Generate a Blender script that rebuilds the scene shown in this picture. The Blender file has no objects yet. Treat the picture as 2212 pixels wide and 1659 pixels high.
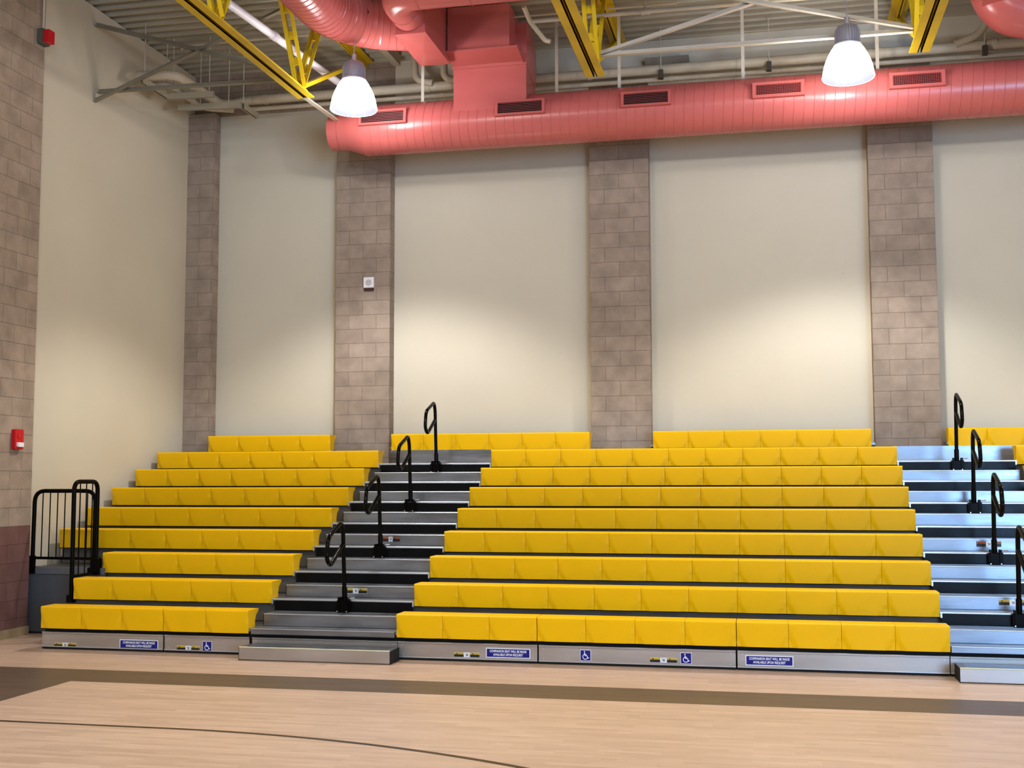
import bpy, math, random
from mathutils import Vector, Matrix
random.seed(7)
sc = bpy.context.scene
COL = sc.collection
M = 0.4572          # seat module width
T = 0.5662          # row depth
R = 0.2391          # row rise
Z1 = 0.4355         # front row seat height
FH = 0.2217         # seat face height
DK = 0.262          # first deck height
WY = 5.10           # back wall plane
CY = 4.90           # pillar faces
WX = -4.85          # left wall plane
ZC = 7.80           # roof deck underside
ORD = ['', 'first', 'second', 'third', 'fourth', 'fifth', 'sixth', 'seventh', 'eighth', 'ninth', 'tenth', 'eleventh']

# ------------------------------------------------------------------ helpers
class MB:
    def __init__(s): s.v = []; s.f = []; s.uv = []; s.mi = []
    def add(s, vs, fs, mi=0, uvs=None):
        b = len(s.v); s.v += [tuple(p) for p in vs]
        for k, f in enumerate(fs):
            s.f.append([b + i for i in f]); s.mi.append(mi)
            s.uv.append(uvs[k] if uvs else None)
        return s
    def box(s, x0, x1, y0, y1, z0, z1, mi=0, bev=0.0):
        if bev > 0:
            return s.bbox(x0, x1, y0, y1, z0, z1, bev, mi)
        v = [(x0,y0,z0),(x1,y0,z0),(x1,y1,z0),(x0,y1,z0),(x0,y0,z1),(x1,y0,z1),(x1,y1,z1),(x0,y1,z1)]
        f = [(0,3,2,1),(4,5,6,7),(0,1,5,4),(1,2,6,5),(2,3,7,6),(3,0,4,7)]
        uv = [[(v[i][0]-x0, v[i][1]-y0) for i in f[0]], [(v[i][0]-x0, v[i][1]-y0) for i in f[1]],
              [(v[i][0]-x0, v[i][2]) for i in f[2]], [(v[i][1]-y0, v[i][2]) for i in f[3]],
              [(v[i][0]-x0, v[i][2]) for i in f[4]], [(v[i][1]-y0, v[i][2]) for i in f[5]]]
        return s.add(v, f, mi, uv)
    def bbox(s, x0, x1, y0, y1, z0, z1, b, mi=0):
        # box with chamfered long edges along X
        p = [(y0+b,z0),(y1-b,z0),(y1,z0+b),(y1,z1-b),(y1-b,z1),(y0+b,z1),(y0,z1-b),(y0,z0+b)]
        return s.prism_x(p, x0, x1, mi)
    def prism_x(s, prof, x0, x1, mi=0):
        n = len(prof)
        v = [(x0, y, z) for y, z in prof] + [(x1, y, z) for y, z in prof]
        f = [(i, (i+1) % n, n+(i+1) % n, n+i) for i in range(n)] + [tuple(range(n-1, -1, -1)), tuple(range(n, 2*n))]
        return s.add(v, f, mi)
    def prism_y(s, prof, y0, y1, mi=0):
        n = len(prof)
        v = [(x, y0, z) for x, z in prof] + [(x, y1, z) for x, z in prof]
        f = [(i, n+i, n+(i+1) % n, (i+1) % n) for i in range(n)] + [tuple(range(n)), tuple(range(2*n-1, n-1, -1))]
        return s.add(v, f, mi)
    def prism_z(s, prof, z0, z1, mi=0):
        n = len(prof)
        v = [(x, y, z0) for x, y in prof] + [(x, y, z1) for x, y in prof]
        f = [(i, (i+1) % n, n+(i+1) % n, n+i) for i in range(n)] + [tuple(range(n-1, -1, -1)), tuple(range(n, 2*n))]
        return s.add(v, f, mi)
    def bar(s, a, b, w, h, up=(0,0,1), mi=0):
        a = Vector(a); b = Vector(b); d = (b-a).normalized()
        sd = d.cross(Vector(up))
        if sd.length < 1e-5: sd = d.cross(Vector((0,1,0)))
        sd.normalize(); u = sd.cross(d).normalized()
        v = []
        for p in (a, b):
            for i, j in ((-1,-1),(1,-1),(1,1),(-1,1)):
                v.append(p + sd*(w/2*i) + u*(h/2*j))
        return s.add(v, [(0,1,2,3)[::-1],(4,5,6,7),(0,1,5,4),(1,2,6,5),(2,3,7,6),(3,0,4,7)], mi)
    def tube(s, pts, r, n=10, closed=False, mi=0, caps=True):
        P = [Vector(p) for p in pts]; m = len(P)
        rs = r if isinstance(r, (list, tuple)) else [r]*m
        tg = []
        for i in range(m):
            if closed: t = P[(i+1) % m]-P[i-1]
            else: t = P[min(i+1, m-1)]-P[max(i-1, 0)]
            tg.append(t.normalized())
        ref = Vector((0,0,1)) if abs(tg[0].z) < .9 else Vector((1,0,0))
        nn = tg[0].cross(ref).normalized(); v = []
        for i in range(m):
            nn = (nn - tg[i]*nn.dot(tg[i])).normalized(); bb = tg[i].cross(nn)
            for k in range(n):
                a = 2*math.pi*k/n
                v.append(P[i] + (nn*math.cos(a)+bb*math.sin(a))*rs[i])
        f = []
        for i in range(m if closed else m-1):
            j = (i+1) % m
            for k in range(n):
                f.append((i*n+k, i*n+(k+1) % n, j*n+(k+1) % n, j*n+k))
        if caps and not closed:
            f.append(tuple(range(n-1, -1, -1))); f.append(tuple((m-1)*n+k for k in range(n)))
        return s.add(v, f, mi)
    def lathe_z(s, prof, c, n=40, mi=0, flute=0.0, nf=0):
        v = []; m = len(prof)
        for r, z in prof:
            for k in range(n):
                a = 2*math.pi*k/n
                rr = r*(1+flute*math.cos(nf*a))
                v.append((c[0]+rr*math.cos(a), c[1]+rr*math.sin(a), c[2]+z))
        f = [(i*n+k, i*n+(k+1) % n, (i+1)*n+(k+1) % n, (i+1)*n+k) for i in range(m-1) for k in range(n)]
        return s.add(v, f, mi)
    def build(s, name, mats, parent=None, smooth=None, recalc=True):
        me = bpy.data.meshes.new(name)
        me.from_pydata(s.v, [], s.f)
        if not isinstance(mats, (list, tuple)): mats = [mats]
        for m in mats: me.materials.append(m)
        me.polygons.foreach_set('material_index', s.mi)
        if any(u is not None for u in s.uv):
            ul = me.uv_layers.new(name='UVMap'); k = 0
            for u, f in zip(s.uv, s.f):
                for i in range(len(f)):
                    ul.data[k].uv = u[i] if u else (0, 0); k += 1
        me.update()
        if recalc:
            import bmesh
            bm = bmesh.new(); bm.from_mesh(me); bmesh.ops.recalc_face_normals(bm, faces=bm.faces); bm.to_mesh(me); bm.free()
        if smooth:
            me.polygons.foreach_set('use_smooth', [True]*len(me.polygons))
            me.set_sharp_from_angle(angle=math.radians(smooth))
        return link(name, me, parent)

def link(name, data, parent=None):
    o = bpy.data.objects.new(name, data); COL.objects.link(o)
    if parent: o.parent = parent
    return o
def tag(o, label, cat, group=None):
    o['label'] = label; o['category'] = cat
    if group: o['group'] = group
    return o
def thing(name, label, cat, group=None, loc=(0,0,0)):
    o = link(name, None); o.location = loc
    return tag(o, label, cat, group)
def struct(o): o['kind'] = 'structure'; return o
def copy_tree(o, parent=None):
    c = o.copy(); COL.objects.link(c)
    if parent: c.parent = parent
    for ch in list(o.children): copy_tree(ch, c)
    return c
def at(mb, x, y, z):
    mb.v = [(p[0]-x, p[1]-y, p[2]-z) for p in mb.v]; return mb
def fillet(pts, r, n=5, closed=False):
    P = [Vector(p) for p in pts]; out = []; m = len(P)
    for i in range(m):
        if not closed and i in (0, m-1): out.append(P[i]); continue
        a = P[i-1]; b = P[i]; c = P[(i+1) % m]
        u = (a-b); w = (c-b); d = min(r, u.length*.45, w.length*.45)
        p0 = b+u.normalized()*d; p1 = b+w.normalized()*d
        for k in range(n+1):
            t = k/n
            out.append(p0*(1-t)**2 + b*2*t*(1-t) + p1*t*t)
    return out

# ------------------------------------------------------------------ materials
def nt(name):
    m = bpy.data.materials.new(name); m.use_nodes = True
    N = m.node_tree.nodes; L = m.node_tree.links
    return m, N, L, N['Principled BSDF']
def mix(N, L, fac, a, b, kind='RGBA', blend='MIX'):
    x = N.new('ShaderNodeMix'); x.data_type = kind; x.blend_type = blend
    i = {'RGBA': (6, 7, 2), 'FLOAT': (2, 3, 0)}[kind]
    for s_, val in ((0, fac), (i[0], a), (i[1], b)):
        if hasattr(val, 'is_linked') or hasattr(val, 'links'): L.new(val, x.inputs[s_])
        else: x.inputs[s_].default_value = (*val, 1) if isinstance(val, tuple) and len(val) == 3 else val
    return x.outputs[i[2]]
def mth(N, L, op, a, b=None, c=None):
    x = N.new('ShaderNodeMath'); x.operation = op
    for i, v in enumerate((a, b, c)):
        if v is None: continue
        if hasattr(v, 'links'): L.new(v, x.inputs[i])
        else: x.inputs[i].default_value = v
    return x.outputs[0]
def basic(name, col, rough=.5, metal=0.0, noise=0.0, nscale=3.0, bump=0.0, bscale=200, stretch=None, spec=None, coat=0, rnoise=0.0):
    m, N, L, B = nt(name)
    B.inputs['Base Color'].default_value = (*col, 1)
    B.inputs['Roughness'].default_value = rough; B.inputs['Metallic'].default_value = metal
    if spec is not None: B.inputs['Specular IOR Level'].default_value = spec
    if coat: B.inputs['Coat Weight'].default_value = coat; B.inputs['Coat Roughness'].default_value = .15
    g = N.new('ShaderNodeNewGeometry')
    src = g.outputs['Position']
    if stretch:
        mp = N.new('ShaderNodeMapping'); mp.inputs['Scale'].default_value = stretch; L.new(src, mp.inputs['Vector']); src = mp.outputs[0]
    if noise or rnoise:
        t = N.new('ShaderNodeTexNoise'); t.inputs['Scale'].default_value = nscale; t.inputs['Detail'].default_value = 5
        L.new(src, t.inputs['Vector'])
        if noise:
            lo = tuple(c*(1-noise) for c in col); hi = tuple(min(1, c*(1+noise)) for c in col)
            rp = N.new('ShaderNodeMapRange'); rp.inputs[1].default_value = .3; rp.inputs[2].default_value = .7; L.new(t.outputs[0], rp.inputs[0])
            L.new(mix(N, L, rp.outputs[0], lo, hi), B.inputs['Base Color'])
        if rnoise:
            rp = N.new('ShaderNodeMapRange'); rp.inputs[1].default_value = .3; rp.inputs[2].default_value = .7
            rp.inputs[3].default_value = rough-rnoise; rp.inputs[4].default_value = rough+rnoise
            L.new(t.outputs[0], rp.inputs[0]); L.new(rp.outputs[0], B.inputs['Roughness'])
    if bump:
        t2 = N.new('ShaderNodeTexNoise'); t2.inputs['Scale'].default_value = bscale; L.new(g.outputs['Position'], t2.inputs['Vector'])
        b = N.new('ShaderNodeBump'); b.inputs['Strength'].default_value = bump; b.inputs['Distance'].default_value = .01
        L.new(t2.outputs[0], b.inputs['Height']); L.new(b.outputs[0], B.inputs['Normal'])
    return m
def emis(name, col, strength):
    m, N, L, B = nt(name)
    B.inputs['Base Color'].default_value = (*col, 1)
    B.inputs['Emission Color'].default_value = (*col, 1); B.inputs['Emission Strength'].default_value = strength
    return m

YEL = basic('yellow_plastic', (.80, .485, .003), .40, noise=.02, nscale=3, bump=.10, bscale=350, spec=.22)
GALV = basic('galvanised_steel', (.31, .325, .365), .35, .92, noise=.16, nscale=2.2, stretch=(1, 3, 6), rnoise=.08)
PANEL = basic('brushed_kick_panel', (.50, .465, .445), .46, .78, noise=.08, nscale=2, stretch=(1, 3, 5), rnoise=.05)
NOSE = basic('bright_aluminium_nosing', (.62, .66, .72), .36, .8, noise=.06, nscale=4)
DKG = basic('dark_grey_riser', (.15, .135, .12), .6, .2, noise=.15, nscale=3)
SLATE = basic('slate_grey_panel', (.105, .117, .135), .5, .1, noise=.08, nscale=2)
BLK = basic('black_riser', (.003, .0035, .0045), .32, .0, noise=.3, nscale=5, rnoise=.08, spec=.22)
BLKP = basic('gloss_black_tube', (.0025, .0025, .003), .13, .0, spec=.16)
RAILB = basic('dark_bronze_tube', (.005, .0035, .0028), .3, .0, spec=.08)
RUB = basic('black_rubber', (.006, .006, .006), .7)
SAL = basic('salmon_duct_paint', (.53, .152, .145), .27, 0, noise=.06, nscale=1.5, spec=.5)
SALD = basic('salmon_louvre_paint', (.42, .08, .075), .5)
DARKIN = basic('dark_duct_inside', (.02, .006, .006), .8)
TRY = basic('yellow_steel_paint', (.66, .475, .016), .42, 0, noise=.12, nscale=2)
CREAMP = basic('cream_pipe_paint', (.50, .45, .36), .5, 0, noise=.12, nscale=3)
WHITEB = basic('white_brace_paint', (.56, .52, .45), .55, 0, noise=.08)
WHPIPE = basic('white_pipe', (.92, .90, .95), .4)
DECKM = basic('painted_roof_deck', (.43, .40, .325), .6, 0, noise=.1, nscale=1.2)
CREAMW = basic('cream_wall_paint', (.595, .56, .475), .75, 0, noise=.025, nscale=.8, bump=.04, bscale=60)
CREAML = basic('cream_side_wall_paint', (.61, .555, .445), .7, 0, noise=.03, nscale=.8, bump=.04, bscale=60)
REDA = basic('red_alarm_plastic', (.55, .012, .02), .35)
WHITE = basic('white_plastic', (.80, .80, .83), .4)
WGREY = basic('pale_grey_plastic', (.50, .50, .56), .5)
BOXG = basic('grey_green_box', (.10, .115, .09), .5)
BLUE = basic('blue_sign', (.010, .012, .23), .35)
SIGNW = basic('white_sign_print', (.78, .80, .86), .4)
LYEL = basic('warning_yellow', (.55, .39, .03), .4)
LORA = basic('warning_orange', (.42, .11, .04), .4)
LBLK = basic('warning_black', (.02, .02, .02), .4)
FINM = basic('cast_aluminium_housing', (.50, .50, .58), .4, .6)
BELL = emis('glowing_glass_bell', (1.0, .985, .98), 17.0)
BELLR = emis('bell_inner_glass', (.40, .41, .50), .35)

def block_mat(name, maroon=False, c0=(.315, .255, .21), c1=(.355, .29, .242)):
    m, N, L, B = nt(name); B.inputs['Roughness'].default_value = .85
    uv = N.new('ShaderNodeUVMap'); mp = N.new('ShaderNodeMapping'); mp.inputs['Location'].default_value = (.2032, 0, 0)
    L.new(uv.outputs[0], mp.inputs['Vector'])
    br = N.new('ShaderNodeTexBrick'); br.offset = .5; br.offset_frequency = 2; br.squash = 1
    br.inputs['Color1'].default_value = (*c0, 1); br.inputs['Color2'].default_value = (*c1, 1)
    br.inputs['Mortar'].default_value = (.235, .19, .155, 1)
    br.inputs['Scale'].default_value = 1; br.inputs['Mortar Size'].default_value = .0045; br.inputs['Mortar Smooth'].default_value = .2
    br.inputs['Bias'].default_value = 0; br.inputs['Brick Width'].default_value = .4064; br.inputs['Row Height'].default_value = .2032
    L.new(mp.outputs[0], br.inputs['Vector'])
    g = N.new('ShaderNodeNewGeometry')
    n1 = N.new('ShaderNodeTexNoise'); n1.inputs['Scale'].default_value = 5; n1.inputs['Detail'].default_value = 8; L.new(g.outputs['Position'], n1.inputs['Vector'])
    n2 = N.new('ShaderNodeTexNoise'); n2.inputs['Scale'].default_value = 90; n2.inputs['Detail'].default_value = 3; L.new(g.outputs['Position'], n2.inputs['Vector'])
    mr = N.new('ShaderNodeMapRange'); mr.inputs[1].default_value = .3; mr.inputs[2].default_value = .7; mr.inputs[3].default_value = .84; mr.inputs[4].default_value = 1.14; L.new(n1.outputs[0], mr.inputs[0])
    mr2 = N.new('ShaderNodeMapRange'); mr2.inputs[1].default_value = .3; mr2.inputs[2].default_value = .7; mr2.inputs[3].default_value = .93; mr2.inputs[4].default_value = 1.06; L.new(n2.outputs[0], mr2.inputs[0])
    f = mth(N, L, 'MULTIPLY', mr.outputs[0], mr2.outputs[0])
    cc = N.new('ShaderNodeCombineColor')
    for i in range(3): L.new(f, cc.inputs[i])
    c = mix(N, L, 1.0, br.outputs[0], cc.outputs[0], blend='MULTIPLY')
    if maroon:
        sp = N.new('ShaderNodeSeparateXYZ'); L.new(g.outputs['Position'], sp.inputs[0])
        lo = mth(N, L, 'LESS_THAN', sp.outputs[2], 1.2192)
        cm = mix(N, L, 1.0, c, (.52, .33, .36), blend='MULTIPLY')
        c = mix(N, L, lo, c, cm)
    L.new(c, B.inputs['Base Color'])
    b = N.new('ShaderNodeBump'); b.inputs['Strength'].default_value = .6; b.inputs['Distance'].default_value = .006
    h = mth(N, L, 'SUBTRACT', mth(N, L, 'MULTIPLY', n2.outputs[0], .3), br.outputs['Fac'])
    L.new(h, b.inputs['Height']); L.new(b.outputs[0], B.inputs['Normal'])
    return m
BLOCK = block_mat('split_block')
BLOCKL = block_mat('side_block', True, (.335, .262, .20), (.37, .292, .228))

def floor_mat():
    m, N, L, B = nt('maple_sports_floor'); B.inputs['Roughness'].default_value = .38
    B.inputs['Specular IOR Level'].default_value = .35
    g = N.new('ShaderNodeNewGeometry'); sp = N.new('ShaderNodeSeparateXYZ'); L.new(g.outputs['Position'], sp.inputs[0])
    X, Y = sp.outputs[0], sp.outputs[1]
    def brick(w, h, c1, c2, off):
        br = N.new('ShaderNodeTexBrick'); br.offset = .37; br.offset_frequency = 3
        br.inputs['Color1'].default_value = (*c1, 1); br.inputs['Color2'].default_value = (*c2, 1); br.inputs['Mortar'].default_value = (*c1, 1)
        br.inputs['Scale'].default_value = 1; br.inputs['Mortar Size'].default_value = .0; br.inputs['Brick Width'].default_value = w; br.inputs['Row Height'].default_value = h
        mp = N.new('ShaderNodeMapping'); mp.inputs['Location'].default_value = off; L.new(g.outputs['Position'], mp.inputs['Vector']); L.new(mp.outputs[0], br.inputs['Vector'])
        return br
    A, Bc = (.57, .425, .335), (.47, .34, .265)
    b1 = brick(.62, .057, A, Bc, (0, 0, 0)); b2 = brick(.41, .057, (.62, .47, .38), (.49, .36, .28), (.3, .0, 0))
    base = mix(N, L, .5, b1.outputs[0], b2.outputs[0])
    mp = N.new('ShaderNodeMapping'); mp.inputs['Scale'].default_value = (1.2, 22, 1); L.new(g.outputs['Position'], mp.inputs['Vector'])
    n = N.new('ShaderNodeTexNoise'); n.inputs['Scale'].default_value = 2.5; n.inputs['Detail'].default_value = 6; L.new(mp.outputs[0], n.inputs['Vector'])
    mr = N.new('ShaderNodeMapRange'); mr.inputs[1].default_value = .3; mr.inputs[2].default_value = .7; mr.inputs[3].default_value = .9; mr.inputs[4].default_value = 1.08; L.new(n.outputs[0], mr.inputs[0])
    cc = N.new('ShaderNodeCombineColor')
    for i in range(3): L.new(mr.outputs[0], cc.inputs[i])
    base = mix(N, L, 1.0, base, cc.outputs[0], blend='MULTIPLY')
    # stained border bands
    def band(v, a, b): return mth(N, L, 'MULTIPLY', mth(N, L, 'GREATER_THAN', v, a), mth(N, L, 'LESS_THAN', v, b))
    s1 = band(Y, -1.69, -1.09)
    s2 = mth(N, L, 'MULTIPLY', band(X, -4.6, -2.39), mth(N, L, 'LESS_THAN', Y, -1.09))
    st = mth(N, L, 'MAXIMUM', s1, s2)
    br = brick(.62, .057, (.140, .100, .074), (.115, .080, .062), (0, 0, 0))
    dark = mix(N, L, 1.0, br.outputs[0], cc.outputs[0], blend='MULTIPLY')
    c = mix(N, L, st, base, dark)
    # court line: straight then circular arc
    dx = mth(N, L, 'ADD', X, .6); dy = mth(N, L, 'ADD', Y, 9.34)
    rr = mth(N, L, 'SQRT', mth(N, L, 'ADD', mth(N, L, 'MULTIPLY', dx, dx), mth(N, L, 'MULTIPLY', dy, dy)))
    arc = mth(N, L, 'MULTIPLY', band(rr, 5.995, 6.045), mth(N, L, 'GREATER_THAN', dx, 0.0))
    arc = mth(N, L, 'MULTIPLY', arc, mth(N, L, 'GREATER_THAN', dy, 0.0))
    strt = mth(N, L, 'MULTIPLY', band(Y, -3.345, -3.295), mth(N, L, 'LESS_THAN', dx, 0.0))
    ln = mth(N, L, 'MAXIMUM', arc, strt)
    c = mix(N, L, ln, c, (.055, .032, .018))
    L.new(c, B.inputs['Base Color'])
    return m

# ------------------------------------------------------------------ room shell
RX, RY = 14.0, -18.0
struct(MB().box(-6, RX+.5, RY-.5, WY+.5, -.12, 0).build('floor', floor_mat()))
# corrugated roof deck, ribs along X
mb = MB(); prof = []
y = RY
p = .2032
ys = 5.15
while ys > RY:
    prof += [(ys, ZC+.075), (ys-.012, ZC+.075), (ys-.030, ZC), (ys-.078, ZC), (ys-.096, ZC+.075)]
    ys -= p
prof.append((RY-.1, ZC+.075))
n = len(prof)
v = [(WX-.45, a, b) for a, b in prof] + [(RX+.2, a, b) for a, b in prof]
mb.add(v, [(i, i+1, n+i+1, n+i) for i in range(n-1)])
mb.box(WX-.45, RX+.2, RY-.1, WY+.3, ZC+.12, ZC+.2)
struct(mb.build('ceiling', DECKM, recalc=False))
# back wall with block band at the top
struct(MB().box(WX-.2, RX, WY, WY+.2, 0, 7.16).build('wall_back', CREAMW))
struct(MB().box(WX-.2, -1.69, WY, WY+.2, 7.16, ZC+.12).build('trim_1', BLOCK))
struct(MB().box(-1.69, RX, WY, WY+.2, 7.16, ZC+.12).build('trim_3', basic('grey_cream_upper_wall', (.58, .56, .50), .7, noise=.05, nscale=1)))
struct(MB().box(WX-.2, WX, RY, WY, 0, ZC-.005).build('wall_left', CREAML))
struct(MB().box(RX, RX+.2, RY, WY+.2, 0, ZC+.2).build('wall_right', CREAMW))
struct(MB().box(WX-.2, RX+.2, RY-.2, RY, 0, ZC+.2).build('wall_front', CREAMW))
# end gable closure past the left wall so the deck flutes stay dark
struct(MB().box(WX-.5, WX-.45, RY, WY+.3, 7.6, ZC+.2).build('trim_2', DECKM))
# block pillars
PW = .8128
def pillar(x0, x1, label):
    o = MB().box(x0, x1, CY, WY, 0, 7.16 if True else 0).build('block_pillar', BLOCK)
    return tag(o, label, 'pillar', 'block pillars of the back wall')
pillar(-2.504, -2.504+PW, 'tan block pillar carrying the white detector, behind the short bleacher section')
pillar(1.173, 1.173+PW, 'tan block pillar rising behind the middle of the long bleacher section')
pillar(4.861, 4.861+PW, 'tan block pillar next to the top of the right-hand aisle')
pillar(WX, -4.43, 'narrow tan block pillar in the back left corner')
o = MB().box(WX, -4.655, -1.4+1.6, 1.01, 0, ZC-.005).build('block_pilaster', BLOCKL)
tag(o, 'block pilaster on the left wall with a maroon painted base', 'pilaster')
struct(MB().box(WX, -4.640, -1.4+1.585, 1.015, 0, .10).build('baseboard_left', basic('tan_base', (.34, .255, .15), .6, noise=.1)))

# ------------------------------------------------------------------ bleacher understructure
XL0, XL1 = -3.83, -4.745     # left ends of rows 1-3 and 4-8
AL, AR = -1.5318, 0.0        # aisle between left and middle sections
BL, BR = 5.0292, 6.377       # right-hand aisle
XE = 8.4
def grooves(mb, x0, x1, y0, y1, z, n):
    for i in range(n):
        yy = y0+(y1-y0)*(i+.5)/n
        mb.box(x0, x1, yy-.004, yy+.004, z, z+.003)
for k in range(1, 10):
    x0 = XL0 if k < 3 else XL1
    y0 = (k-1)*T; z = DK+R*(k-1)
    y1 = k*T+.10 if k < 9 else CY-.01
    t = thing('bleacher_row', 'grey metal footboard and riser of the %s bleacher row' % (['', 'lowest', 'second', 'third', 'fourth', 'fifth', 'sixth', 'seventh', 'eighth', 'topmost'][k]), 'bleacher', 'metal rows of the bleacher', (0, y0, z))
    for (sa, sb) in ([(x0, XE)] if k < 9 else [(-4.27, -2.53), (-1.57, 1.16), (2.0, 4.83), (5.69, XE)]):
        d = MB()
        d.box(sa, sb, .035, y1-y0, -.03, 0); grooves(d, sa, sb, .05, y1-y0, 0, 4)
        d.build('footboard', GALV, t)
        rs = MB().box(sa+.01, sb, .075, .09, -R+.005, -.03)
        if k == 1: rs = MB().box(sa+.02, sb, .075, .09, -z+.03, -.03)
        rs.build('riser', DKG if k > 1 else RUB, t)
    if k < 9:
        for (sa, sb) in ((x0, AL), (0, BL), (BR, XE)):
            MB().box(sa, sb, .036, .042, -.058, -.03).build('nose_shadow_strip', RUB, t)  # black nose strip, also standing in for the shadow gap under the seats
    for (a, b) in ((AL+.035, AR-.02), (BL+.01, BR-.01)):
        if k == 9: continue
        if k == 1:
            MB().box(a, b, -.005, .035, -.055, 0, bev=.006).build('nosing', GALV, t)
            MB().box(a, b, -.007, .012, -.003, .003).build('nosing_edge', NOSE, t)
        else:
            MB().box(a-.015, b+.01, -.005, .035, -.018, .002, bev=.005).build('nosing', NOSE, t)
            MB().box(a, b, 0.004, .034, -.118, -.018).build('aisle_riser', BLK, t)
    for xx in (AL-.0, AR-.018, BL, BR-.015):
        if k > 1 and k < 9: MB().box(xx, xx+.016, -.004, .034, -.055, 0).build('end_bracket', NOSE, t)
    if k in (1, 2):
        MB().box(x0, x0+.02, .09, T+.02, -z+.02, -.03).build('end_panel', SLATE, t)
    if k == 9:
        for (a, b) in ((AL-.02, 1.16), (BL+.005, XE)):
            MB().box(a, b, .002, .03, -.235, -.048).build('riser_plate', GALV, t)

# closing panel below the raised platform at the left
t = thing('closing_panel', 'tall slate grey panel closing the side beneath the black guard rail', 'panel', None, (-4.745, 2*T, 0))
MB().box(0, .96, 0, .018, .02, .66).build('panel_sheet', SLATE, t)
MB().box(-.005, .96, -.012, .03, .66, .745, bev=.01).build('top_nosing', basic('platform_nosing', (.20, .22, .25), .45, .4), t)
MB().box(-.006, .004, -.006, .02, 0, .66).build('edge_trim', RUB, t)
MB().box(0, .96, -.004, .02, 0, .022).build('bottom_trim', RUB, t)

# front panels
def front_panel(x0, x1, label):
    t = thing('front_panel', label, 'panel', 'metal kick panels under the front row', (x0, .04, 0))
    w = x1-x0
    mb = MB()
    mb.box(0, w, 0, .012, .022, .176)
    mb.build('sheet', PANEL, t)
    MB().box(0, w, -.006, .0, .022, .034, bev=.002).build('lower_lip', NOSE, t)
    MB().box(0, w, -.008, .0, .158, .176, bev=.003).build('upper_lip', PANEL, t)
    MB().box(0, w, .004, .03, .003, .022).build('floor_strip', RUB, t)
    if w > .3:
        for xx in (.045, w-.045):
            for zz in (.05, .14):
                c = MB(); c.tube([(xx, 0, zz), (xx, -.006, zz)], .0055, 8); c.build('screw', NOSE, t)
    return t
front_panel(XL0+.01, XL0+3*M-.004, 'leftmost kick panel with a blue companion seat sign')
front_panel(XL0+3*M+.012, AL+.0, 'short kick panel with one wheelchair sign, left of the first aisle step')
front_panel(AL+.03, AR-.004, 'kick panel behind the left-hand aisle step')
front_panel(AR+.002, 3*M-.006, 'kick panel with a companion seat sign, just right of the first aisle step')
front_panel(3*M+.008, 7*M-.008, 'kick panel with two square wheelchair signs')
front_panel(7*M+.008, BL-.004, 'bluish kick panel with a companion seat sign, left of the right-hand step')
front_panel(BL+.004, XE, 'kick panel behind the right-hand aisle step')

# aisle mid steps
for ai, (a, b, nm) in enumerate(((AL+.055, AR-.012, 'left-hand'), (BL+.012, BR-.03, 'right-hand'))):
    for k in range(1, 9):
        y0 = (k-1)*T+.255; z = DK+R*(k-1)+.003; y1 = k*T+.0-y0
        if k > 7 : continue
        t = thing('aisle_step', 'grey metal half step, %s from the bottom in the %s aisle' % (ORD[k], nm), 'step', 'half steps of the %s aisle' % nm, (a, y0, z))
        w = b-a
        MB().box(0, w, 0, .012, 0, .108).build('step_riser', GALV, t)
        tr = MB().box(0, w, 0, y1, .108, .116); grooves(tr, .03, w-.01, .04, y1, .116, 3)
        tr.build('tread', GALV, t)
        MB().box(0, w, -.006, .016, .108, .119, bev=.003).build('tread_nosing', NOSE, t)
        MB().box(-.004, 0, -.004, y1, 0, .116).build('side_cheek', RUB, t)
for a, b, lab in ((-1.49, .03, 'low grey metal step box on the floor at the foot of the left-hand aisle'), (BL+.03, 6.5, 'low bluish metal step box on the floor at the foot of the right-hand aisle')):
    t = thing('floor_step', lab, 'step', None, (a, -.29, 0)); w = b-a
    MB().box(.004, w-.004, 0, .012, .006, .122, bev=.004).build('step_riser', PANEL, t)
    tr = MB().box(.004, w-.004, .012, .285, .112, .124); grooves(tr, .06, w-.06, .04, .26, .124, 4); tr.build('tread', GALV, t)
    MB().box(.004, w-.004, -.004, .014, .119, .128, bev=.003).build('tread_nosing', basic('pale_yellow_edge', (.72, .72, .50), .4, .2), t)
    MB().box(0, .004, 0, .285, 0, .122).build('side_cheek', RUB, t)
    MB().box(w-.004, w, 0, .285, 0, .122).build('side_cheek', RUB, t)

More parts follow.
